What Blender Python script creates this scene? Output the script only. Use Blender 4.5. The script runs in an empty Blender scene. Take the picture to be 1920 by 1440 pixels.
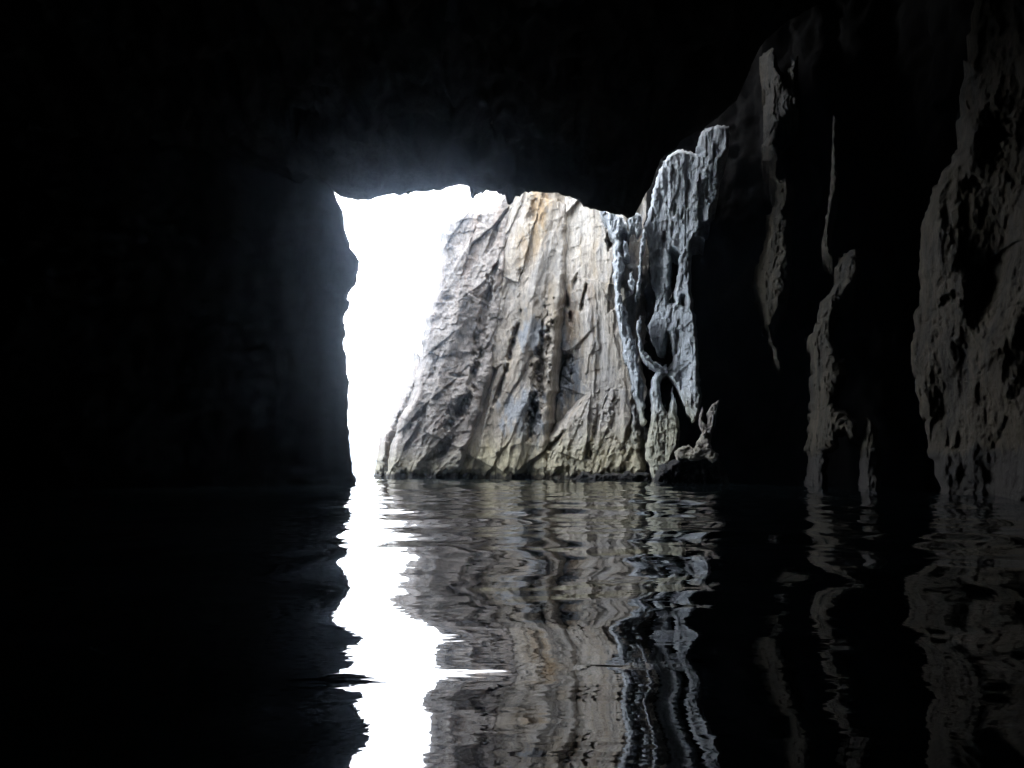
import bpy, math
import numpy as np
from mathutils import Vector

SC = bpy.context.scene
COL = SC.collection
R = math.radians

# ------------------------------------------------------------------ camera model
F = 1600.0                      # focal length in photograph pixels (photo 1920 x 1440)
CX, CY = 960.0, 720.0
HOR = 872.0                     # row of the sea horizon
CAMZ = 1.0                      # a small boat just above the water
PITCH = math.atan((HOR - CY) / F)
cp, sp = math.cos(PITCH), math.sin(PITCH)


def world(px, py, Y):
    """Point at distance Y in front of the boat that lies in direction (px, py)."""
    px = np.asarray(px, float); py = np.asarray(py, float); Y = np.asarray(Y, float)
    a = (px - CX) / F; b = (CY - py) / F
    dy = cp - b * sp; dz = sp + b * cp
    return a * Y / dy, Y + 0 * a, CAMZ + dz * Y / dy


# ------------------------------------------------------------------ noise (vectorised)
def hsh(ix, iy, iz, s):
    h = (ix.astype(np.int64) * 374761393 + iy.astype(np.int64) * 668265263 + iz.astype(np.int64) * 2147483647 + s * 1274126177) & 0xFFFFFFFF
    h = ((h ^ (h >> 13)) * 1274126177) & 0xFFFFFFFF
    h = ((h ^ (h >> 16)) * 2246822519) & 0xFFFFFFFF
    return (h ^ (h >> 15)) & 0xFFFFFFFF


def rnd(ix, iy, iz, s):
    return hsh(ix, iy, iz, s).astype(np.float64) / 4294967295.0


GR = np.array([[1, 1, 0], [-1, 1, 0], [1, -1, 0], [-1, -1, 0], [1, 0, 1], [-1, 0, 1], [1, 0, -1], [-1, 0, -1],
               [0, 1, 1], [0, -1, 1], [0, 1, -1], [0, -1, -1], [1, 1, 0], [-1, 1, 0], [0, -1, 1], [0, -1, -1]], float)


def perlin(x, y, z, s=0):
    ix = np.floor(x).astype(np.int64); iy = np.floor(y).astype(np.int64); iz = np.floor(z).astype(np.int64)
    fx, fy, fz = x - ix, y - iy, z - iz
    u = fx ** 3 * (fx * (fx * 6 - 15) + 10); v = fy ** 3 * (fy * (fy * 6 - 15) + 10); w = fz ** 3 * (fz * (fz * 6 - 15) + 10)
    out = 0
    for dx in (0, 1):
        for dy in (0, 1):
            for dz in (0, 1):
                g = GR[hsh(ix + dx, iy + dy, iz + dz, s) & 15]
                d = g[..., 0] * (fx - dx) + g[..., 1] * (fy - dy) + g[..., 2] * (fz - dz)
                out = out + d * (u if dx else 1 - u) * (v if dy else 1 - v) * (w if dz else 1 - w)
    return out


def fbm(x, y, z, s=0, o=4, gain=.5):
    a, f, t = 1.0, 1.0, 0
    for k in range(o):
        t = t + a * perlin(x * f, y * f, z * f, s + k * 17); a *= gain; f *= 2.03
    return t


def ridged(x, y, z, s=0, o=3):
    a, f, t = 1.0, 1.0, 0
    for k in range(o):
        t = t + a * (1 - 2.2 * np.abs(perlin(x * f, y * f, z * f, s + k * 31))); a *= .5; f *= 2.1
    return t


def facets(x, y, z, s=0, tilt=.9, k=.55):
    """Upper envelope of randomly tilted planes: broken, chipped rock faces."""
    ix = np.floor(x).astype(np.int64); iy = np.floor(y).astype(np.int64); iz = np.floor(z).astype(np.int64)
    best = np.full(x.shape, -9.0)
    for dx in (-1, 0, 1):
        for dy in (-1, 0, 1):
            for dz in (-1, 0, 1):
                jx, jy, jz = ix + dx, iy + dy, iz + dz
                ex = x - (jx + rnd(jx, jy, jz, s)); ey = y - (jy + rnd(jx, jy, jz, s + 1)); ez = z - (jz + rnd(jx, jy, jz, s + 2))
                h = (rnd(jx, jy, jz, s + 3) - .5) * .9
                h = h + tilt * ((rnd(jx, jy, jz, s + 4) - .5) * ex + (rnd(jx, jy, jz, s + 5) - .5) * ez)
                h = h - k * (ex * ex + ey * ey + ez * ez)
                best = np.maximum(best, h)
    return best


def rock_relief(x, y, z, seed, big=1.0, mid=.5, small=.2, fine=.05, st=2.5, shear=0.0, cell=2.2, plane_k=.12, plane_t=2.0, flute=0.0):
    xs = x + shear * z
    wx = xs + .25 * fbm(x * .5, y * .5, z * .25, seed + 90, 3); wz = z + .25 * fbm(x * .4, y * .4, z * .3, seed + 91, 2)
    wx = wx + .12 * perlin(x * 1.2, y * 1.2, z * .8, seed + 94) * (cell / 2)
    d = big * (.7 * ridged(wx / 4.2, y / 5, wz / (4.2 * st * 1.6), seed, 2) - .5)
    d = d + mid * facets(wx / cell, y / cell, (wz + .55 * x) / (cell * st), seed + 5, plane_t, plane_k)
    d = d + mid * .5 * facets((wx - .35 * z) / (cell * .62) + 7, y / (cell * .62), (wz - .9 * x) / (cell * .62 * st), seed + 8, plane_t, plane_k)
    k = .36
    d = d + small * .8 * facets((wx + .3 * z) / (cell * k), y / (cell * k), (wz - .25 * x) / (cell * k * (1 + (st - 1) * .7)), seed + 11, plane_t * 1.1, plane_k)
    k = .15
    d = d + small * .6 * facets((wx - .2 * z) / (cell * k) + 3, y / (cell * k), wz / (cell * k * (1 + (st - 1) * .5)), seed + 15, plane_t * 1.1, plane_k)
    d = d + fine * fbm(x / .3, y / .3, z / (.3 * (1 + (st - 1) * .4)), seed + 21, 3)
    if flute:
        d = d + flute * ridged(wx / .55, y / .8, wz / 6., seed + 31, 2) * (.5 + fbm(x * .3, y * .3, z * .12, seed + 33, 2))
    return d


# ------------------------------------------------------------------ scene helpers
def tag(o, label=None, cat=None, group=None, kind=None):
    if label: o['label'] = label
    if cat: o['category'] = cat
    if group: o['group'] = group
    if kind: o['kind'] = kind
    return o


def empty(name, loc):
    o = bpy.data.objects.new(name, None); COL.objects.link(o); o.location = loc; o.empty_display_size = .5
    return o


def mesh_object(name, V, Q, mat, parent=None, origin=None):
    """V (n,3) world coordinates, Q (m,4) quads (a repeated last index makes a triangle)."""
    V = np.asarray(V, np.float64)
    if parent is not None:
        org = np.array(parent.location)
    elif origin is not None:
        org = np.array(origin, float)
    else:
        org = np.array([V[:, 0].mean(), V[:, 1].mean(), 0.0])
    V = V - org
    me = bpy.data.meshes.new(name)
    Q = np.asarray(Q, np.int32)
    me.vertices.add(len(V)); me.vertices.foreach_set('co', V.astype(np.float32).ravel())
    me.loops.add(Q.size); me.loops.foreach_set('vertex_index', Q.ravel())
    me.polygons.add(len(Q)); me.polygons.foreach_set('loop_start', np.arange(0, Q.size, 4, dtype=np.int32))
    me.update(calc_edges=True); me.validate()
    me.polygons.foreach_set('use_smooth', np.ones(len(me.polygons), bool))
    me.materials.append(mat)
    o = bpy.data.objects.new(name, me); COL.objects.link(o)
    if parent is not None:
        o.parent = parent
    else:
        o.location = org
    return o


def inside(px, py, poly):
    c = np.zeros(px.shape, bool); n = len(poly); j = n - 1
    for i in range(n):
        xi, yi = poly[i]; xj, yj = poly[j]
        if yi != yj:
            c ^= ((yi > py) != (yj > py)) & (px < (xj - xi) * (py - yi) / (yj - yi) + xi)
        j = i
    return c


def edge_distance(mask, n):
    d = np.zeros(mask.shape); m = mask.copy()
    for k in range(n):
        d += m
        e = m.copy()
        e[1:] &= m[:-1]; e[:-1] &= m[1:]; e[:, 1:] &= m[:, :-1]; e[:, :-1] &= m[:, 1:]
        e[0] = e[-1] = False; e[:, 0] = e[:, -1] = False
        m = e
    return d / n


def rock_mass(name, polys, Yf, mat, parent=None, holes=(), step=1.5, jitter=3.0, jscale=14.0, pillow=1.0, pw=14,
              thick=6.0, drift=.2, seed=1, relief=None, pits=(), amp_edge=.35, stains=(), turn=False, notch=0.0):
    """A solid piece of rock: its outline seen from the boat, its own distance Yf(px, py), rounded edges, broken relief and depth behind."""
    al = [p for q in polys for p in q]
    x0, x1 = min(p[0] for p in al) - 8, max(p[0] for p in al) + 8
    y0, y1 = min(p[1] for p in al) - 8, max(p[1] for p in al) + 8
    nx, ny = int((x1 - x0) / step) + 1, int((y1 - y0) / step) + 1
    U, W = np.meshgrid(x0 + step * np.arange(nx), y0 + step * np.arange(ny))
    ju = U + jitter * fbm(U / jscale, W / (jscale * 1.6), 0 * U + seed, 7, 3)
    jw = W + jitter * fbm(U / jscale, W / (jscale * 1.6), 0 * U + seed + 9.3, 8, 3)
    m = np.zeros(U.shape, bool)
    for q in polys: m |= inside(ju, jw, q)
    for q in holes: m &= ~inside(ju, jw, q)
    d = edge_distance(m, pw)
    d = d * pw
    for _ in range(6):
        d[1:-1, 1:-1] = .25 * (d[:-2, 1:-1] + d[2:, 1:-1]) * .8 + .25 * (d[1:-1, :-2] + d[1:-1, 2:]) * .8 + .2 * d[1:-1, 1:-1]
    d = d / pw
    rr = 1 - np.sqrt(np.clip(1 - (1 - np.clip(d, 0, 1)) ** 2, 0, 1))
    if turn:        # the lit flank turns slowly away from the light towards the boat
        has = m.any(1)
        rows = np.arange(ny); first = np.where(has, m.argmax(1), 0).astype(float); last = np.where(has, nx - 1 - m[:, ::-1].argmax(1), 0).astype(float)
        first = np.interp(rows, rows[has], first[has]); last = np.interp(rows, rows[has], last[has])
        ker = np.ones(15) / 15
        first = np.convolve(np.pad(first, 7, 'edge'), ker, 'valid'); last = np.convolve(np.pad(last, 7, 'edge'), ker, 'valid')
        ul, ur = (x0 + step * first)[:, None], (x0 + step * last)[:, None]
        tt = np.clip((U - ul) / np.maximum(ur - ul, 4), 0, 1)
        yl, yr = Yf(ul + 0 * U, W), Yf(ur + 0 * U, W)
        Y = yl + (yr - yl) * (1 - (1 - tt) ** 2.2) + pillow * rr
    else:
        Y = Yf(U, W) + pillow * rr
    X, _, Z = world(U, W, Y)
    rel = dict(big=.6, mid=.4, small=.15, fine=.04, st=2.5, shear=0., cell=1.6)
    if relief: rel.update(relief)
    D = rock_relief(X, Y, Z, seed, **rel) * (amp_edge + (1 - amp_edge) * np.clip(d * 1.3, 0, 1))
    D = D - D[m].mean()
    Y2 = Y - D
    for (u, v, ru, rv, ang, dep) in pits:
        ca, sa = math.cos(R(ang)), math.sin(R(ang))
        a = ((U - u) * ca + (W - v) * sa) / ru; b = (-(U - u) * sa + (W - v) * ca) / rv
        q = np.sqrt(a * a + b * b) + .75 * fbm(U / 13, W / 22, 0 * U + 3, seed + 77, 3) + .10 * fbm(U / 4, W / 6, 0 * U + 3, seed + 78, 2)
        Y2 = Y2 + dep * np.clip(1.15 - q, 0, 1) ** .9
    _, _, Zn = world(U, W, Y2)
    Y2 = Y2 + notch * np.clip((.75 + .5 * fbm(X / .9, Y / .9, 0 * X, seed + 66, 3) - Zn) / .35, 0, 1)
    X, _, Z = world(U, W, Y2)
    idx = -np.ones(U.shape, np.int64)
    cell = m[:-1, :-1] & m[1:, :-1] & m[:-1, 1:] & m[1:, 1:]
    used = np.zeros(U.shape, bool)
    used[:-1, :-1] |= cell; used[1:, :-1] |= cell; used[:-1, 1:] |= cell; used[1:, 1:] |= cell
    n = int(used.sum()); idx[used] = np.arange(n)
    Vf = np.stack([X[used], Y2[used], Z[used]], 1)
    Vb = Vf.copy(); Vb[:, 1] = np.maximum(Y[used] + thick, Vf[:, 1] + .2); Vb[:, 0] = Vf[:, 0] * (Vb[:, 1] / Vf[:, 1]) * (1 - 0.0) + drift * 0
    shrink = .86
    cxm, czm = Vb[:, 0].mean(), Vb[:, 2].mean()
    Vb[:, 0] = cxm + (Vb[:, 0] - cxm) * shrink
    A, B, C2, D2 = idx[:-1, :-1], idx[1:, :-1], idx[1:, 1:], idx[:-1, 1:]
    f = np.stack([A[cell], B[cell], C2[cell], D2[cell]], 1)
    # soften the stepped outline
    E = {}
    ed = np.concatenate([f[:, [0, 1]], f[:, [1, 2]], f[:, [2, 3]], f[:, [3, 0]]])
    key = ed[:, 0] * n + ed[:, 1]; rkey = ed[:, 1] * n + ed[:, 0]
    bd = ed[~np.isin(key, rkey)]
    for fac in (.5, -.52, .5, -.52, .4):
        acc = np.zeros((n, 3)); cnt = np.zeros(n)
        for i, j in ((0, 1), (1, 0)):
            np.add.at(acc, bd[:, i], Vf[bd[:, j]]); np.add.at(cnt, bd[:, i], 1)
        bm = cnt > 0
        Vf[bm] += fac * (acc[bm] / cnt[bm][:, None] - Vf[bm])
    # back: only its rim is kept, joined to a single far ridge of its own
    side = np.stack([bd[:, 1], bd[:, 0], bd[:, 0] + n, bd[:, 1] + n], 1)
    back = f[:, ::-1] + n
    ob = mesh_object(name, np.concatenate([Vf, Vb]), np.concatenate([f, side, back]), mat, parent)
    for kind in ('blue_stain', 'ochre_stain'):
        S = np.zeros(U.shape)
        for (kd, u, v, ru, rv, amt) in stains:
            if kd != kind: continue
            q = np.hypot((U - u) / ru, (W - v) / rv) + .9 * fbm(U / 12, W / 40, 0 * U, seed + 57, 4) + .3 * fbm(U / 3, W / 9, 0 * U, seed + 58, 2)
            S = np.maximum(S, amt * np.clip((1.1 - q) / .45, 0, 1))
        at = ob.data.attributes.new(kind, 'FLOAT', 'POINT')
        at.data.foreach_set('value', np.concatenate([S[used], S[used]]).astype(np.float32))
    return ob


def loft(name, G, mat, res=(.5, .5), relief=None, seed=1, amp=None, closed=False, parent=None, flip=False, smooth=0):
    """Sheet through a grid of control points G[level][column] (world), resampled and broken up along its normal."""
    G = np.asarray(G, float)

    def resample(A, n_between):
        out = []
        for k in range(len(A) - 1):
            for t in np.arange(n_between[k]) / n_between[k]:
                out.append(A[k] * (1 - t) + A[k + 1] * t)
        out.append(A[-1]); return np.array(out)
    nb = [max(1, int(np.median(np.linalg.norm(G[k + 1] - G[k], axis=-1)) / res[0])) for k in range(len(G) - 1)]
    G = resample(G, nb)
    Gt = np.swapaxes(G, 0, 1)
    nb = [max(1, int(np.median(np.linalg.norm(Gt[k + 1] - Gt[k], axis=-1)) / res[1])) for k in range(len(Gt) - 1)]
    G = np.swapaxes(resample(Gt, nb), 0, 1)
    for _ in range(smooth):
        H = G.copy(); H[:, 1:-1] = .5 * G[:, 1:-1] + .25 * (G[:, 2:] + G[:, :-2]); G = H
    du = np.gradient(G, axis=0); dv = np.gradient(G, axis=1)
    N = np.cross(du, dv); N /= np.linalg.norm(N, axis=-1, keepdims=True) + 1e-9
    if flip: N = -N
    rel = dict(big=.6, mid=.5, small=.2, fine=.04, st=2.0, shear=0., cell=2.4)
    if relief: rel.update(relief)
    D = rock_relief(G[..., 0], G[..., 1], G[..., 2], seed, **rel)
    D = D - D.mean()
    if amp is not None: D = D * amp(G)
    G = G + N * D[..., None]
    a, b = G.shape[:2]
    I = np.arange(a * b).reshape(a, b)
    f = np.stack([I[:-1, :-1].ravel(), I[1:, :-1].ravel(), I[1:, 1:].ravel(), I[:-1, 1:].ravel()], 1)
    if closed:
        f = np.concatenate([f, np.stack([I[:-1, -1], I[1:, -1], I[1:, 0], I[:-1, 0]], 1)])
    if flip: f = f[:, ::-1]
    return mesh_object(name, G.reshape(-1, 3), f, mat, parent)


# ------------------------------------------------------------------ materials
class NT:
    def __init__(s, m): s.t = m.node_tree; s.n = s.t.nodes; s.l = s.t.links
    def add(s, kind, **kw):
        n = s.n.new(kind)
        for k, v in kw.items(): setattr(n, k, v)
        return n
    def put(s, n, i, v):
        if hasattr(v, 'links'): s.l.new(v, n.inputs[i])
        else: n.inputs[i].default_value = v
    def math(s, op, a, b=0.0, c=None, clamp=False):
        n = s.add('ShaderNodeMath', operation=op, use_clamp=clamp); s.put(n, 0, a); s.put(n, 1, b)
        if c is not None: s.put(n, 2, c)
        return n.outputs[0]
    def mix(s, fac, a, b, blend='MIX'):
        n = s.add('ShaderNodeMix', data_type='RGBA', blend_type=blend); n.clamp_factor = True
        s.put(n, 0, fac); s.put(n, 6, a); s.put(n, 7, b); return n.outputs[2]
    def noise(s, vec, scale, detail=5, rough=.55, dist=0.0):
        n = s.add('ShaderNodeTexNoise'); s.put(n, 'Vector', vec); s.put(n, 'Scale', scale); s.put(n, 'Detail', detail); s.put(n, 'Roughness', rough); s.put(n, 'Distortion', dist)
        return n.outputs['Fac']
    def ramp(s, fac, stops):
        n = s.add('ShaderNodeValToRGB'); e = n.color_ramp.elements
        while len(e) < len(stops): e.new(.5)
        for i, (p, c) in enumerate(stops):
            e[i].position = p; e[i].color = (c if hasattr(c, '__len__') else (c, c, c)) + ((1,) if not hasattr(c, '__len__') or len(c) == 3 else ()) if hasattr(c, '__len__') else (c, c, c, 1)
        s.put(n, 0, fac); return n.outputs[0]
    def scale(s, vec, sc):
        n = s.add('ShaderNodeMapping'); s.put(n, 'Vector', vec); n.inputs['Scale'].default_value = sc; return n.outputs[0]


def rock_material(name, c_dark, c_mid, c_light, stain=None, stain_amt=.5, algae=None, algae_z=2.6, wet=True, wet_z=.45,
                  bump=.7, vstretch=.35, patch=None, patch_amt=0.0, rough=.85, off=0.0, wetcol=(.03, .026, .022), spec=.15):
    m = bpy.data.materials.new(name); m.use_nodes = True; t = NT(m)
    bsdf = t.n['Principled BSDF']
    tc = t.add('ShaderNodeTexCoord'); ob = tc.outputs['Object']
    if off:
        mp = t.add('ShaderNodeMapping'); t.put(mp, 'Vector', ob); mp.inputs['Location'].default_value = (off, off * .7, 0); ob_n = mp.outputs[0]
    else:
        ob_n = ob
    v1 = t.scale(ob_n, (1, 1, vstretch)); v2 = t.scale(ob_n, (1, 1, .1))
    base = t.ramp(t.noise(v1, .55, 7, .62, .4), [(.3, c_dark), (.5, c_mid), (.68, c_light)])
    speck = t.ramp(t.noise(v1, 5.0, 5, .7), [(.32, .6), (.5, 1.0), (.7, 1.22)])
    base = t.mix(1.0, base, speck, 'MULTIPLY')
    streak = t.ramp(t.noise(v2, 2.2, 5, .6, .3), [(.34, .62), (.5, 1.0), (.66, 1.15)])
    base = t.mix(.75, base, streak, 'MULTIPLY')
    if stain:
        base = t.mix(t.math('MULTIPLY', t.ramp(t.noise(t.scale(ob_n, (1, 1, .22)), .9, 5, .6, .6), [(.54, 0.0), (.66, 1.0)]), stain_amt), base, stain + (1,))
    if patch:
        base = t.mix(t.math('MULTIPLY', t.ramp(t.noise(t.scale(ob_n, (1, 1, .5)), .33, 5, .6, .8), [(.5, 0.0), (.62, 1.0)]), patch_amt), base, patch + (1,))
    for nm, col in (('blue_stain', (.27, .30, .33)), ('ochre_stain', (.36, .25, .14))):
        at = t.add('ShaderNodeAttribute', attribute_name=nm)
        base = t.mix(at.outputs['Fac'], base, t.mix(1.0, col + (1,), speck, 'MULTIPLY'))
    sep = t.add('ShaderNodeSeparateXYZ'); t.put(sep, 0, ob); z = sep.outputs['Z']
    if algae:
        zz = t.math('ADD', z, t.math('MULTIPLY', t.math('SUBTRACT', t.noise(v1, .7, 4), .5), 3.2))
        k = t.add('ShaderNodeMapRange'); t.put(k, 0, zz); t.put(k, 1, algae_z + 1.2); t.put(k, 2, algae_z - 1.2); t.put(k, 3, 0.0); t.put(k, 4, .75)
        base = t.mix(k.outputs[0], base, t.mix(1.0, algae + (1,), speck, 'MULTIPLY'))
    if wet:
        zz = t.math('ADD', z, t.math('MULTIPLY', t.math('SUBTRACT', t.noise(t.scale(ob_n, (1, 1, .6)), 1.6, 5), .5), 1.1))
        k = t.add('ShaderNodeMapRange'); t.put(k, 0, zz); t.put(k, 1, wet_z + .12); t.put(k, 2, wet_z - .12); t.put(k, 3, 0.0); t.put(k, 4, .9)
        base = t.mix(k.outputs[0], base, wetcol + (1,))
    t.put(bsdf, 'Base Color', base); t.put(bsdf, 'Roughness', rough)
    bsdf.inputs['Specular IOR Level'].default_value = spec
    vor = t.add('ShaderNodeTexVoronoi', feature='DISTANCE_TO_EDGE'); t.put(vor, 'Vector', t.scale(ob_n, (1, 1, .45))); t.put(vor, 'Scale', 1.9)
    crack = t.ramp(vor.outputs['Distance'], [(0.0, 0.0), (.08, 1.0)])
    h = t.math('ADD', t.math('MULTIPLY', t.noise(v1, 4.2, 9, .72, .3), 1.15), t.math('MULTIPLY', crack, .07))
    h = t.math('ADD', h, t.math('MULTIPLY', t.noise(v2, 5.0, 5, .6), .35))
    b = t.add('ShaderNodeBump'); t.put(b, 'Strength', bump); t.put(b, 'Distance', .28); t.put(b, 'Height', h)
    t.put(bsdf, 'Normal', b.outputs[0])
    return m


M_A = rock_material('rock_pinkish', (.24, .212, .188), (.345, .31, .275), (.43, .39, .355), stain=(.34, .25, .19), stain_amt=.4, algae=(.34, .31, .22), algae_z=1.8, vstretch=.7, wet_z=.36)
M_B = rock_material('rock_grey_tan', (.27, .235, .185), (.41, .36, .295), (.51, .46, .40), stain=(.34, .26, .15), stain_amt=.45, algae=(.40, .36, .23), algae_z=2.6, patch=(.22, .235, .24), patch_amt=.3, off=13., wet_z=.36)
M_C = rock_material('rock_cream', (.33, .285, .23), (.48, .43, .36), (.58, .535, .475), stain=(.42, .32, .19), stain_amt=.45, algae=(.41, .37, .24), algae_z=3.0, patch=(.30, .31, .325), patch_amt=.35, off=31., wet_z=.36)
M_BLUE = rock_material('rock_blue_grey', (.27, .29, .31), (.54, .575, .60), (.70, .725, .74), stain=(.16, .16, .17), stain_amt=.5, algae=(.42, .39, .26), algae_z=4.4, off=7., wet_z=.3)
M_CAVE = rock_material('rock_cave_shaded', (.015, .0142, .0135), (.017, .016, .015), (.020, .0188, .0175), bump=.15, vstretch=.6, spec=0.0, rough=1.0, wet=False)  # near-black base puts the unlit wall's shade into the colour; lit ribs are lighter
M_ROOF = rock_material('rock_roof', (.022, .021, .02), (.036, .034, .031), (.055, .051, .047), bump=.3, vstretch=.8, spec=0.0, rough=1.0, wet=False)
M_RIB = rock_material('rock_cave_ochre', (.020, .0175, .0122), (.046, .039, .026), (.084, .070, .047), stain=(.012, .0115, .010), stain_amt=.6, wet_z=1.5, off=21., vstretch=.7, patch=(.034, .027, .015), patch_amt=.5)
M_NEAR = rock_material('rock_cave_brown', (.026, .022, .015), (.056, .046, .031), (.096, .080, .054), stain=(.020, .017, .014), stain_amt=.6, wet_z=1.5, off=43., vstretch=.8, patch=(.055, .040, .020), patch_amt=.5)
M_WET = rock_material('rock_wet_dark', (.016, .015, .014), (.035, .033, .03), (.07, .065, .06), wet=False, bump=1.0, rough=.45)

# ------------------------------------------------------------------ the sea cliff outside
def plane(Y0, gu=0.0, u0=950., gv=0.0, v0=700.):
    return lambda u, v: Y0 + gu * (u - u0) + gv * (v - v0)


cx_, cy_, _ = world(950, 897, 64.)
cliff = tag(empty('sea_cliff', (float(cx_), 64., 0)),
            'tall pale limestone sea cliff outside the cave mouth, split by steep dark cracks', 'cliff')
spur = rock_mass('spur', [[(782, 653), (788, 662), (800, 690), (815, 760), (820, 860), (822, 935), (688, 935), (698, 898), (706, 860), (710, 830), (722, 800),
                  (735, 770), (750, 740), (765, 712), (774, 685), (777, 660)]], plane(68.5, -.02), M_A, cliff, notch=.45, pillow=1.8, pw=12, thick=9, seed=3, jitter=4,
                 relief=dict(big=.7, mid=.7, small=.4, fine=.06, st=1.4, cell=1.8))
rock_mass('buttress', [[(975, 352), (940, 362), (924, 380), (906, 388), (888, 388), (866, 394), (848, 402), (832, 417), (826, 446), (823, 480), (821, 522), (812, 546), (804, 575),
           (796, 603), (790, 640), (786, 680), (772, 735), (748, 790), (732, 840), (722, 890), (716, 935), (850, 935), (900, 800), (930, 700), (950, 560), (962, 450)]],
          plane(65.4, -.010, 880., -.003), M_A, cliff, notch=.45, pillow=1.8, pw=12, thick=10, seed=11, jitter=4,
          relief=dict(big=.7, mid=.75, small=.18, fine=.05, st=1.2, shear=-.25, cell=2.6),
          pits=((908, 590, 9, 90, 12, 1.2), (890, 700, 8, 50, 20, 1.0), (860, 768, 13, 46, 38, 1.2), (834, 838, 9, 26, 38, .8), (812, 700, 6, 18, 40, .5), (862, 705, 16, 4, 0, .5), (840, 560, 14, 5, 0, .5), (925, 445, 5, 34, 24, .9)))
rock_mass('rib', [[(940, 330), (934, 376), (926, 440), (917, 500), (909, 560), (904, 620), (893, 668), (884, 725), (862, 786), (838, 842), (812, 884), (798, 935),
           (1050, 935), (1040, 860), (1044, 800), (1050, 740), (1056, 680), (1062, 620), (1072, 520), (1080, 420), (1085, 330)]],
          plane(64.6, -.022, 960., -.004), M_B, cliff, notch=.45, pillow=3.4, pw=20, thick=10, seed=23, jitter=4,
          relief=dict(big=1.1, mid=.9, small=.15, fine=.04, st=2.4, shear=-.25, cell=3.2, flute=.08),
          stains=(('blue_stain', 972, 772, 40, 38, .7), ('blue_stain', 1002, 790, 22, 50, .7), ('blue_stain', 996, 630, 26, 34, .7), ('ochre_stain', 1012, 385, 16, 46, .8), ('ochre_stain', 985, 470, 14, 30, .4), ('ochre_stain', 1010, 450, 12, 24, .4)),
          pits=((1014, 690, 14, 84, 8, 1.5), (998, 790, 13, 34, 8, 1.1), (975, 512, 5, 12, 20, .5), (962, 640, 6, 40, 15, 1.2), (940, 720, 5, 50, 18, .9), (925, 455, 6, 24, 24, 1.4), (1000, 400, 8, 30, 10, .7)))
rock_mass('rock_face', [[(1046, 330), (1040, 420), (1036, 520), (1040, 600), (1030, 650), (1018, 720), (1002, 800), (996, 860), (994, 935),
           (1400, 935), (1400, 330)]],
          lambda u, v: 65.0 - .045 * np.clip(u - 1040., -200, 130) - .002 * (v - 700.), M_C, cliff, notch=.45, pillow=2.6, pw=18, thick=10, seed=37, jitter=4,
          relief=dict(big=.8, mid=.85, small=.13, fine=.04, st=3.2, shear=.10, cell=2.8, flute=.15),
          stains=(('blue_stain', 1056, 705, 34, 66, .85), ('blue_stain', 1046, 640, 18, 40, .7), ('blue_stain', 1185, 560, 14, 120, .6), ('ochre_stain', 1072, 600, 10, 60, .55), ('ochre_stain', 1110, 560, 8, 60, .35)),
          pits=((1062, 560, 5, 36, -12, 1.4), (1078, 530, 4, 18, 15, .7), (1094, 560, 4, 26, 10, .9), (1050, 690, 20, 46, 0, 1.3), (1030, 720, 10, 50, 4, 1.6), (1146, 455, 9, 16, 12, 2.0)))
rock_mass('apron', [[(1145, 690), (1118, 705), (1086, 740), (1050, 784), (1016, 824), (1003, 852), (1000, 935), (1226, 935), (1218, 850), (1212, 780), (1200, 730), (1175, 694)]],
          plane(61.0, -.03, 1100., -.011, 800.), M_C, cliff, notch=.45, pillow=2.8, pw=20, thick=6, seed=41, jitter=5,
          relief=dict(big=.5, mid=.5, small=.25, fine=.05, st=2.4, shear=-.15, cell=1.6, flute=.10),
          stains=(('blue_stain', 1185, 800, 26, 60, .55),),
          pits=((1118, 800, 5, 60, 10, .8), (1172, 800, 22, 50, -10, 1.0), (1040, 830, 5, 30, 40, .8)))

shelf = rock_mass('rock_shelf', [[(1078, 893), (1092, 884), (1112, 886), (1128, 889), (1142, 884), (1160, 887), (1178, 883), (1196, 888), (1212, 884), (1222, 892), (1222, 915), (1070, 915)]],
                  lambda u, v: 57.9 - .03 * (u - 1100), M_WET, None, step=1.2, jitter=5, jscale=10, pillow=.5, pw=6, thick=2.5, seed=47, relief=dict(big=.1, mid=.35, small=.25, fine=.06, st=.8, cell=.8))
tag(shelf, 'low dark wet rock shelf along the foot of the cliff, left of the pillar', 'rock shelf')

# ------------------------------------------------------------------ cave shell
E_LEFT = [(628, 362), (633, 378), (641, 392), (645, 405), (647, 430), (651, 442), (660, 462), (672, 478), (677, 490), (676, 505), (671, 520), (667, 535), (660, 545),
          (655, 560), (650, 575), (643, 590), (642, 620), (643, 660), (648, 700), (650, 740), (651, 780), (654, 830), (657, 860), (660, 885), (667, 897), (668, 908), (664, 935)]
el = [world(a, b, 44.) for a, b in E_LEFT]
ez = np.array([p[2] for p in el])[::-1]; ex = np.array([p[0] for p in el])[::-1]
zl = np.concatenate([[-2.5], np.arange(-1, 15.2, .14), np.arange(16, 20.1, 2.)])
chip = lambda q, sd: .14 * (ridged(q / 1.3, 0 * q + sd, 0 * q, sd, 4) - .6) + .06 * facets(q / .5, 0 * q + sd, 0 * q + .3, sd + 4, 2.2)
rows = []
for z in zl:
    xe = float(np.interp(z, ez, ex))
    xe += float(chip(np.array([z]), 5)[0]) * .8
    if z > ez[-1]: xe = ex[-1] - .25 * (z - ez[-1])
    rows.append([(xe - 26, 56, z), (xe - 12, 52, z), (xe - 2.5, 47, z), (xe - .5, 44.9, z), (xe, 44.0, z), (xe - .6, 43.75, z), (xe - 3, 43.2, z), (xe - 9, 41.4, z), (xe - 17, 34, z),
                 (xe - 19.5, 20, z), (xe - 18, 4, z), (xe - 17, -14, z)])
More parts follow.
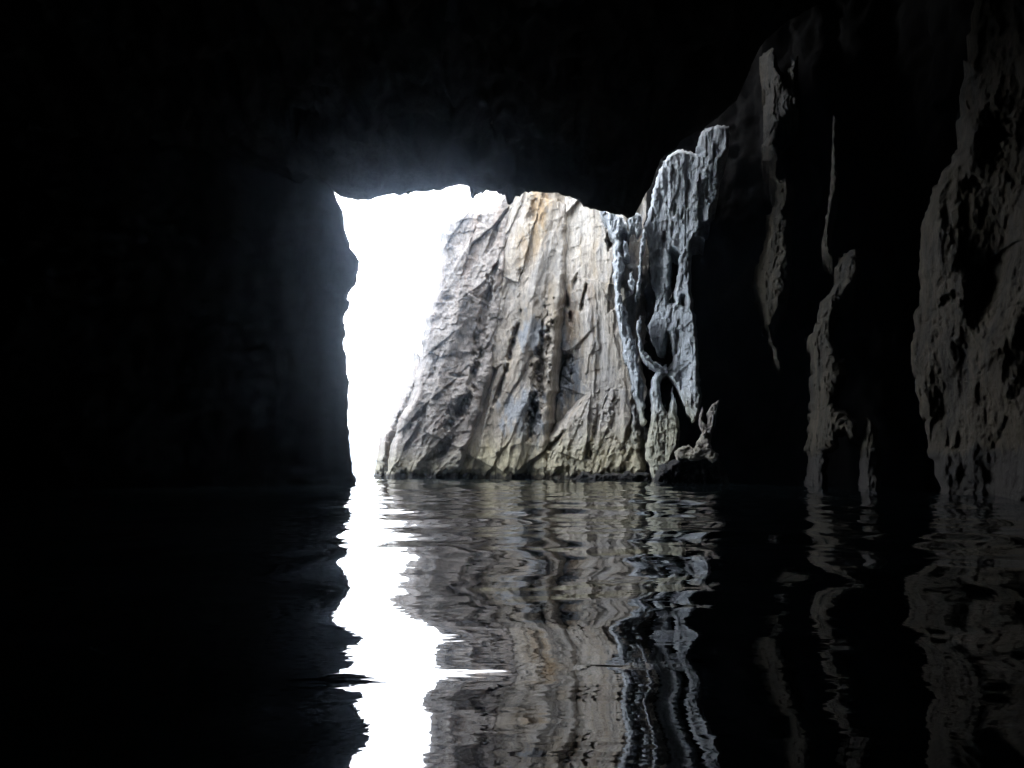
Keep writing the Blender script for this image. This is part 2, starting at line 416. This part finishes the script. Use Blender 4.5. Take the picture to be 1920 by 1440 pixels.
left = loft('rock_wall', rows, M_CAVE, (.15, .22), dict(big=.8, mid=.5, small=.4, fine=.1), 51,
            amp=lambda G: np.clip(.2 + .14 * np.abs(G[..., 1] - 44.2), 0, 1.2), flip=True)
tag(left, 'unlit black cave wall on the left, its ragged edge standing against the white sky', 'cave wall')

LINTEL = [(-200, 330), (300, 350), (560, 350), (615, 352), (629, 362), (640, 369), (668, 374), (700, 372), (740, 367), (780, 365), (810, 362), (835, 352), (862, 346), (880, 352), (905, 360), (926, 364), (938, 362),
          (942, 354), (950, 347), (957, 350), (985, 356), (1050, 357), (1070, 362), (1090, 374), (1110, 386), (1130, 391), (1150, 397), (1176, 406), (1188, 400), (1200, 380), (1220, 340),
          (1238, 296), (1280, 264), (1330, 226), (1385, 180), (1430, 80), (1500, 20), (1700, -60), (2300, -100)]
ll = [world(a, b, 44.) for a, b in LINTEL]
lx = np.array([p[0] for p in ll]); lz = np.array([p[2] for p in ll])
xs = np.concatenate([np.arange(-40, -11, 2.), np.arange(-11, 9, .16), np.arange(9, 41, 1.5)])
rows = []
for x in xs:
    ze = float(np.interp(x, lx, lz)) + float(chip(np.array([x]), 15)[0]) * (-.8 if x > 0 else .3); kx = min(max((x - 1.) / 7., 0), 1); kx = kx * kx * (3 - 2 * kx); zi = max(ze + 2.6, 17.6 + 10.5 * kx)
    rows.append([(x, 54, 19 + 12 * kx), (x, 49, 18.4 + 11 * kx), (x, 46, ze + 3), (x, 44.6, ze + 1.), (x, 44, ze), (x, 43.3, ze + .25), (x, 41, ze + 1.1 + .3 * max(zi - ze - 2.6, 0)), (x, 38, ze * .6 + zi * .4), (x, 30, zi),
                 (x, 15, zi + .8), (x, 0, zi), (x, -16, zi - 2), (x, -20, 24 + 9 * kx), (x, 20, 24 + 10 * kx)])
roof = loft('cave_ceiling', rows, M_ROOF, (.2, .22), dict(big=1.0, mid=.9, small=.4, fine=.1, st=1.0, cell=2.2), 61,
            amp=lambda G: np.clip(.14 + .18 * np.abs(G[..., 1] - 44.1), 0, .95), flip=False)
tag(roof, kind='structure')

zr = np.arange(-2.5, 32, 1.5)
rows = [[(30, 64, z), (10.0, 60, z), (9.2, 57.5, z), (10.2, 56, z), (13, 55.5, z), (17, 50.5, z), (21, 44.5, z), (21, 36, z), (19, 26, z), (17, 15, z), (16.5, 4, z), (16, -14, z)] for z in zr]
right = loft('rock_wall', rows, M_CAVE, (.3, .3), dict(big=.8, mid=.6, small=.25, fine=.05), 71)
tag(right, 'dark recessed back of the cave wall behind the pale rock ribs on the right', 'cave wall')

rows = [[(-38, -13.5, z), (-20, -13, z), (0, -12.5, z), (20, -13, z), (38, -13.5, z)] for z in np.arange(-2.5, 32, 2)]
back = loft('cave_back_wall', rows, M_CAVE, (.6, .6), None, 81, flip=True)
tag(back, kind='structure')

# ------------------------------------------------------------------ pale rock at the right side of the cave mouth
fl = lambda u, v: 54.6 - (u - 1210) * .054
G_MOUTH = 'pale dripstone pieces at the right jamb of the cave mouth'
curtain = rock_mass('dripstone_curtain', [
    [(1322, 240), (1345, 232), (1366, 236), (1370, 262), (1362, 292), (1352, 300), (1350, 340), (1346, 375), (1334, 392), (1334, 420), (1320, 420), (1322, 452), (1304, 446), (1296, 462), (1296, 500), (1297, 545),
     (1301, 575), (1306, 590), (1309, 640), (1310, 680), (1314, 720), (1316, 755), (1310, 778), (1300, 797), (1286, 770), (1272, 735), (1258, 712), (1248, 700), (1252, 688), (1262, 668),
     (1258, 648), (1254, 625), (1249, 648), (1245, 668), (1236, 664), (1220, 640), (1214, 608), (1226, 582), (1230, 560), (1218, 510), (1214, 460), (1208, 425), (1216, 395), (1226, 350), (1236, 318), (1248, 296), (1270, 278), (1300, 284)]],
    fl, M_BLUE, None, holes=[[(1258, 466), (1274, 476), (1272, 500), (1264, 545), (1263, 566), (1252, 566), (1257, 530), (1258, 500)], [(1278, 555), (1284, 556), (1282, 572), (1277, 570)],
                             [(1290, 282), (1312, 290), (1318, 280), (1300, 276)]],
    step=1.2, jitter=4, jscale=12, pillow=.35, pw=7, thick=4.5, seed=103, relief=dict(big=.35, mid=.45, small=.18, fine=.06, st=3.6, cell=1.1, flute=.12),
    pits=((1265, 395, 3, 12, 5, 1.0), (1280, 400, 3, 11, 5, 1.0), (1252, 380, 3, 8, 10, .7), (1290, 345, 4, 14, 0, .6), (1262, 320, 4, 9, 0, .6), (1270, 640, 4, 30, 5, .7), (1312, 340, 4, 14, 6, .6), (1245, 440, 3, 12, 5, .7), (1262, 430, 3, 16, 5, .8)))
tag(curtain, 'blue grey dripstone curtain with dark holes hanging at the right side of the opening', 'rock formation', G_MOUTH)
column = rock_mass('rock_pillar', [
    [(1250, 683), (1256, 694), (1246, 704), (1238, 716), (1242, 745), (1250, 772), (1255, 770), (1258, 752), (1262, 712), (1265, 745), (1272, 772), (1276, 800), (1275, 838), (1264, 850), (1258, 872), (1246, 884), (1240, 925),
     (1216, 925), (1222, 893), (1214, 868), (1208, 860), (1210, 838), (1217, 806), (1220, 770), (1218, 735), (1222, 706), (1234, 688)]],
    lambda u, v: 54.0 - (u - 1210) * .05, M_BLUE, None, step=1.2, jitter=3.5, jscale=12, pillow=.7, pw=8, thick=3, seed=113, relief=dict(big=.3, mid=.35, small=.2, fine=.06, st=3.4, cell=.9))
tag(column, 'stout yellowish rock pillar standing in the water below the dripstone curtain', 'rock formation', G_MOUTH)
strip = rock_mass('dripstone_strip', [
    [(1122, 384), (1145, 393), (1165, 403), (1178, 424), (1180, 446), (1172, 432), (1163, 440), (1166, 470), (1171, 500), (1168, 520), (1163, 530), (1168, 560), (1178, 600), (1190, 640), (1197, 680), (1207, 730),
     (1213, 790), (1206, 800), (1192, 750), (1180, 700), (1165, 640), (1155, 580), (1150, 520), (1150, 450), (1138, 425), (1126, 402)]],
    lambda u, v: 56.5 - (u - 1150) * .04, M_BLUE, None, step=1.2, jitter=5, jscale=12, pillow=.4, pw=6, thick=3, seed=123, relief=dict(big=.3, mid=.45, small=.2, flute=.1, fine=.05, st=3.2, cell=.9))
tag(strip, 'narrow blue grey rock strip edging the right side of the cream cliff face', 'rock formation', G_MOUTH)
for nm, poly, lab, Y in (
    ('rock_flake', [(1166, 448), (1177, 452), (1183, 478), (1180, 486), (1168, 486), (1170, 470)], 'small pale flake of rock just right of the narrow blue grey strip', 55),
    ('rock_flake', [(1178, 512), (1186, 508), (1192, 528), (1187, 546), (1177, 532)], 'small rounded flake below another one in the dark hollow', 54.5),
    ('rock_flake', [(1176, 412), (1188, 398), (1202, 400), (1204, 424), (1196, 440), (1190, 424), (1180, 434)], 'pale flake hanging under the low point of the roof', 54),
    ('rock_strand', [(1206, 428), (1212, 430), (1210, 455), (1204, 480), (1203, 515), (1198, 545), (1190, 560), (1194, 540), (1198, 505), (1200, 470)], 'thin twisting strand of pale rock crossing the dark hollow beside the curtain', 53.6),
    ('rock_strand', [(1192, 604), (1203, 588), (1200, 620), (1206, 656), (1226, 676), (1246, 689), (1243, 696), (1218, 686), (1200, 667), (1196, 640)], 'hooked pale strand bending right to meet the top of the pillar', 53)):
    o = rock_mass(nm, [poly], (lambda Y: lambda u, v: Y - (u - 1190) * .03)(Y), M_BLUE, None, step=1.0, jitter=3.0, jscale=7, pillow=.25, pw=4, thick=2.0, seed=len(lab), relief=dict(big=.1, mid=.3, small=.25, fine=.06, st=1.8, cell=.7))
    tag(o, lab, 'rock formation', G_MOUTH)
horns = rock_mass('rock_horns', [
    [(1318, 758), (1320, 775), (1320, 790), (1326, 796), (1324, 775), (1334, 758), (1350, 748), (1344, 770), (1338, 800), (1336, 815), (1332, 825), (1334, 850), (1330, 866), (1316, 850), (1318, 820), (1310, 795), (1311, 775)]],
    lambda u, v: 46.4 - (u - 1320) * .04, M_A, None, step=1.0, jitter=1.5, jscale=9, pillow=.2, pw=4, thick=2.5, seed=133, relief=dict(big=.1, mid=.3, small=.25, fine=.04, st=2.5, cell=.7))
tag(horns, 'pair of pale horn shaped spikes rising from the dark rock by the waterline', 'rock formation', G_MOUTH)
knob = rock_mass('rock_ledge', [
    [(1262, 850), (1275, 838), (1290, 832), (1302, 838), (1312, 818), (1322, 806), (1332, 822), (1338, 845), (1350, 852), (1344, 868), (1318, 863), (1300, 868), (1285, 862), (1270, 874)]],
    lambda u, v: 46.3 - (u - 1300) * .035, M_A, None, step=1.0, jitter=4, jscale=9, pillow=.6, pw=6, thick=2.5, seed=137, relief=dict(big=.2, mid=.3, small=.15, fine=.05, st=1.3, cell=.8))
tag(knob, 'low pale rock ledge lying over the dark wet boulder beside the pillar', 'rock formation', G_MOUTH)
wetb = rock_mass('boulder', [
    [(1236, 874), (1256, 866), (1276, 852), (1300, 850), (1330, 852), (1348, 860), (1358, 875), (1366, 890), (1370, 930), (1224, 930), (1226, 896)]],
    lambda u, v: 46.7 - (u - 1300) * .012, M_WET, None, step=1.2, jitter=5, jscale=12, pillow=1.4, pw=12, thick=3.5, seed=143, relief=dict(big=.4, mid=.55, small=.3, fine=.08, st=1.0, cell=.8))
tag(wetb, 'black wet boulder at the foot of the dripstone, awash in the sea', 'boulder')

# ------------------------------------------------------------------ pale ribs along the right cave wall
G_RIB = 'pale ribs standing out of the dark right cave wall'
wall_at = lambda X: (lambda u, v: X * F / (u - CX))
RIB_REL = dict(big=.5, mid=.6, small=.4, fine=.10, st=1.9, cell=1.2, plane_k=.3, plane_t=1.4)
widen = lambda P, c, k: [(c(y) + (x - c(y)) * k, y) for x, y in P]
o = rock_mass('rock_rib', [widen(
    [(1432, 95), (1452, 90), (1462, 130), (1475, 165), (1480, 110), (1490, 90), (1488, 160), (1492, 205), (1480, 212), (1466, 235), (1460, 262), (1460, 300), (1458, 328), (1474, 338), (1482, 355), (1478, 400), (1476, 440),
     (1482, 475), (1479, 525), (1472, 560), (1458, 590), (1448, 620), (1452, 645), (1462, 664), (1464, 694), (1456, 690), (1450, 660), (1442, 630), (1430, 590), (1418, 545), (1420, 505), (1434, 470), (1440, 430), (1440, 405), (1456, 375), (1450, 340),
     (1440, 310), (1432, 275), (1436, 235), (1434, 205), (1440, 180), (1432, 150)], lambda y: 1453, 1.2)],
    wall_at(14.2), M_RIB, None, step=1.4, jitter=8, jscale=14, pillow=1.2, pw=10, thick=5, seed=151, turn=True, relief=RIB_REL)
tag(o, 'long thin pale rib twisting down the upper dark wall right of the curtain', 'rock formation', G_RIB)
o = rock_mass('rock_rib', [
    [(1562, 215), (1570, 222), (1567, 290), (1573, 332), (1566, 362), (1556, 412), (1552, 455), (1562, 484), (1548, 476), (1540, 462), (1548, 410), (1556, 360), (1558, 320)]],
    wall_at(14.4), M_RIB, None, step=1.2, jitter=4, jscale=12, pillow=.6, pw=4, thick=4, seed=157, turn=True, relief=dict(RIB_REL, mid=.25, small=.15))
tag(o, 'very thin faint rib high on the black wall between two broader ribs', 'rock formation', G_RIB)
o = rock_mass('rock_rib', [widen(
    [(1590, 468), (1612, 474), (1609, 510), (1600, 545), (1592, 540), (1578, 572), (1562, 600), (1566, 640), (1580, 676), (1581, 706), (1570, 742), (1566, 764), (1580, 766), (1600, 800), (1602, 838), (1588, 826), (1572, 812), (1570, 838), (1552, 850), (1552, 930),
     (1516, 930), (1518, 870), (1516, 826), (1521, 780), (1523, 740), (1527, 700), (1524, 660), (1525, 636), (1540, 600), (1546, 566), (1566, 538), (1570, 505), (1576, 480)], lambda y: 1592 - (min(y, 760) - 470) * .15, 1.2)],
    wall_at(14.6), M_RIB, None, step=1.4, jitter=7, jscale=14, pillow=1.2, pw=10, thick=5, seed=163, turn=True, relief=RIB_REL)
tag(o, 'crooked pale rib reaching down to the water in the middle of the black right wall', 'rock formation', G_RIB)
o = rock_mass('rock_stub', [[(1622, 782), (1640, 784), (1646, 806), (1652, 850), (1654, 930), (1610, 930), (1612, 850), (1616, 812)]],
              wall_at(15.0), M_RIB, None, step=1.4, jitter=6, jscale=14, pillow=1.2, pw=10, thick=5, seed=167, turn=True, relief=RIB_REL)
tag(o, 'short pale stub of rock at the waterline right of the crooked rib', 'rock formation', G_RIB)
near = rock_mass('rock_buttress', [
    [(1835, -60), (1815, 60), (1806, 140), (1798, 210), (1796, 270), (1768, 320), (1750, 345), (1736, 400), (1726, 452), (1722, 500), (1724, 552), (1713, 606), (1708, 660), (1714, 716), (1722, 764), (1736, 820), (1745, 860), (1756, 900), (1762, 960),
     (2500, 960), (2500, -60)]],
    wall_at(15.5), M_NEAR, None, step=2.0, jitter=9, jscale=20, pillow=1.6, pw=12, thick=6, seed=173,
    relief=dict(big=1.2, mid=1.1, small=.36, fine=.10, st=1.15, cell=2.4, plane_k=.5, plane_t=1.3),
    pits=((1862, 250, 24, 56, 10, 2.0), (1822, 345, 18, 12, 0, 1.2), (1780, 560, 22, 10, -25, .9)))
tag(near, 'broad rough brown rock buttress filling the right edge of the photo', 'rock formation')

# ------------------------------------------------------------------ the sea
def water():
    rr = np.concatenate([[.05, .3], .5 * (5000 / .5) ** (np.arange(0, 1) / 1.)])
    rs = [.05, .3, .6]
    while rs[-1] < 90: rs.append(rs[-1] * 1.0052)
    while rs[-1] < 1500: rs.append(rs[-1] * 1.1)
    rr = np.array(rs)
    th = np.concatenate([np.linspace(-180, -42, 24, endpoint=False), np.linspace(-42, 42, 520, endpoint=False), np.linspace(42, 180, 24, endpoint=False)])
    Rr, T = np.meshgrid(rr, np.radians(th), indexing='ij')
    X = Rr * np.sin(T); Y = Rr * np.cos(T); Z = np.zeros_like(X)
    dr = np.gradient(rr)[:, None]
    rng = np.random.default_rng(5)
    for k in range(64):
        lam = .75 * (6. / .75) ** rng.random()
        ang = rng.normal(0, 1.0) + (math.pi if rng.random() < .3 else 0)
        kx, ky = 2 * math.pi / lam * math.sin(ang), 2 * math.pi / lam * math.cos(ang)
        slope = SLOPE * (lam / 1.5) ** .15 / math.sqrt(32)
        fade = np.clip((lam / (dr + 1e-6) - 2.5) / 3., 0, 1) * np.clip((90 - Rr) / 30, 0, 1)
        Z += slope * lam / (2 * math.pi) * fade * np.sin(kx * X + ky * Y + rng.random() * 6.28)
    a, b = X.shape; I = np.arange(a * b).reshape(a, b)
    J = np.concatenate([I, I[:, :1]], 1)
    f = np.stack([J[:-1, :-1].ravel(), J[:-1, 1:].ravel(), J[1:, 1:].ravel(), J[1:, :-1].ravel()], 1)
    return np.stack([X.ravel(), Y.ravel(), Z.ravel()], 1), f[:, ::-1]


SLOPE = .040
mw = bpy.data.materials.new('sea_water'); mw.use_nodes = True; t = NT(mw); bs = t.n['Principled BSDF']
bs.inputs['Base Color'].default_value = (.004, .007, .008, 1); bs.inputs['Roughness'].default_value = .012; bs.inputs['IOR'].default_value = 1.333
tc = t.add('ShaderNodeTexCoord')
h = t.math('ADD', t.math('MULTIPLY', t.noise(t.scale(tc.outputs['Object'], (.7, 1.9, 1)), 1.5, 3, .5), 1.0), t.math('MULTIPLY', t.noise(t.scale(tc.outputs['Object'], (1, 1.2, 1)), 6., 2, .5), .08))
b = t.add('ShaderNodeBump'); t.put(b, 'Strength', .5); t.put(b, 'Distance', .009); t.put(b, 'Height', h); t.put(bs, 'Normal', b.outputs[0])
V, Q = water()
sea = mesh_object('sea', V, Q, mw, None, (0, 0, 0))
tag(sea, kind='structure')

# ------------------------------------------------------------------ added bluish scattering volume, imitates lens glare round the opening
def glare_box(x0, x1, y0, y1, z0, z1, density):
    m = bpy.data.materials.new('glare_volume'); m.use_nodes = True; t = NT(m)
    t.n.remove(t.n['Principled BSDF']); pv = t.add('ShaderNodeVolumePrincipled')
    pv.inputs['Color'].default_value = (.60, .76, 1, 1); pv.inputs['Density'].default_value = density; pv.inputs['Anisotropy'].default_value = .965
    t.l.new(pv.outputs[0], t.n['Material Output'].inputs['Volume'])
    V = [(x, y, z) for z in (z0, z1) for y in (y0, y1) for x in (x0, x1)]
    Q = [(0, 2, 3, 1), (4, 5, 7, 6), (0, 1, 5, 4), (2, 6, 7, 3), (0, 4, 6, 2), (1, 3, 7, 5)]
    return mesh_object('glare_haze', V, Q, m, None, (0, 0, 0))


tag(glare_box(-1900, 1900, -1900, 1900, -4, 42, .0011), kind='stuff')

# ------------------------------------------------------------------ light, sky, camera
SUN_EL, SUN_AZ = 52., 55.       # azimuth from +Y (out to sea) towards +X; the sun stands behind the cliff, veiled by thin cloud
w = bpy.data.worlds.new('World'); SC.world = w; w.use_nodes = True
nt = w.node_tree; bg = nt.nodes['Background']
sky = nt.nodes.new('ShaderNodeTexSky'); sky.sky_type = 'NISHITA'; sky.sun_disc = False
sky.sun_elevation = R(SUN_EL); sky.sun_rotation = R(SUN_AZ % 360); sky.dust_density = 4.0; sky.air_density = 1.0; sky.ozone_density = 1.0
hsv = nt.nodes.new('ShaderNodeHueSaturation'); hsv.inputs['Saturation'].default_value = .3
nt.links.new(sky.outputs[0], hsv.inputs['Color']); nt.links.new(hsv.outputs[0], bg.inputs[0]); bg.inputs[1].default_value = .15
sl = bpy.data.lights.new('sun', 'SUN'); sl.energy = .5; sl.angle = R(50); sl.color = (1, .95, .88)
so = bpy.data.objects.new('sun', sl); COL.objects.link(so)
d = Vector((math.sin(R(SUN_AZ)) * math.cos(R(SUN_EL)), math.cos(R(SUN_AZ)) * math.cos(R(SUN_EL)), math.sin(R(SUN_EL))))
so.rotation_euler = d.to_track_quat('Z', 'Y').to_euler(); so.location = (0, 0, 60)

cam = bpy.data.cameras.new('camera'); cam.sensor_width = 36; cam.lens = 36 * F / 1920; cam.clip_start = .05; cam.clip_end = 20000
co = bpy.data.objects.new('camera', cam); COL.objects.link(co); co.location = (0, 0, CAMZ); co.rotation_euler = (math.pi / 2 + PITCH, 0, 0)
SC.camera = co
SC.view_settings.view_transform = 'Standard'; SC.view_settings.look = 'None'; SC.view_settings.gamma = 1; SC.view_settings.exposure = 4.25
c = SC.cycles
c.use_denoising = True; c.max_bounces = 8; c.diffuse_bounces = 4; c.volume_bounces = 0; c.glossy_bounces = 4
try: c.denoiser = 'OPENIMAGEDENOISE'
except Exception: pass
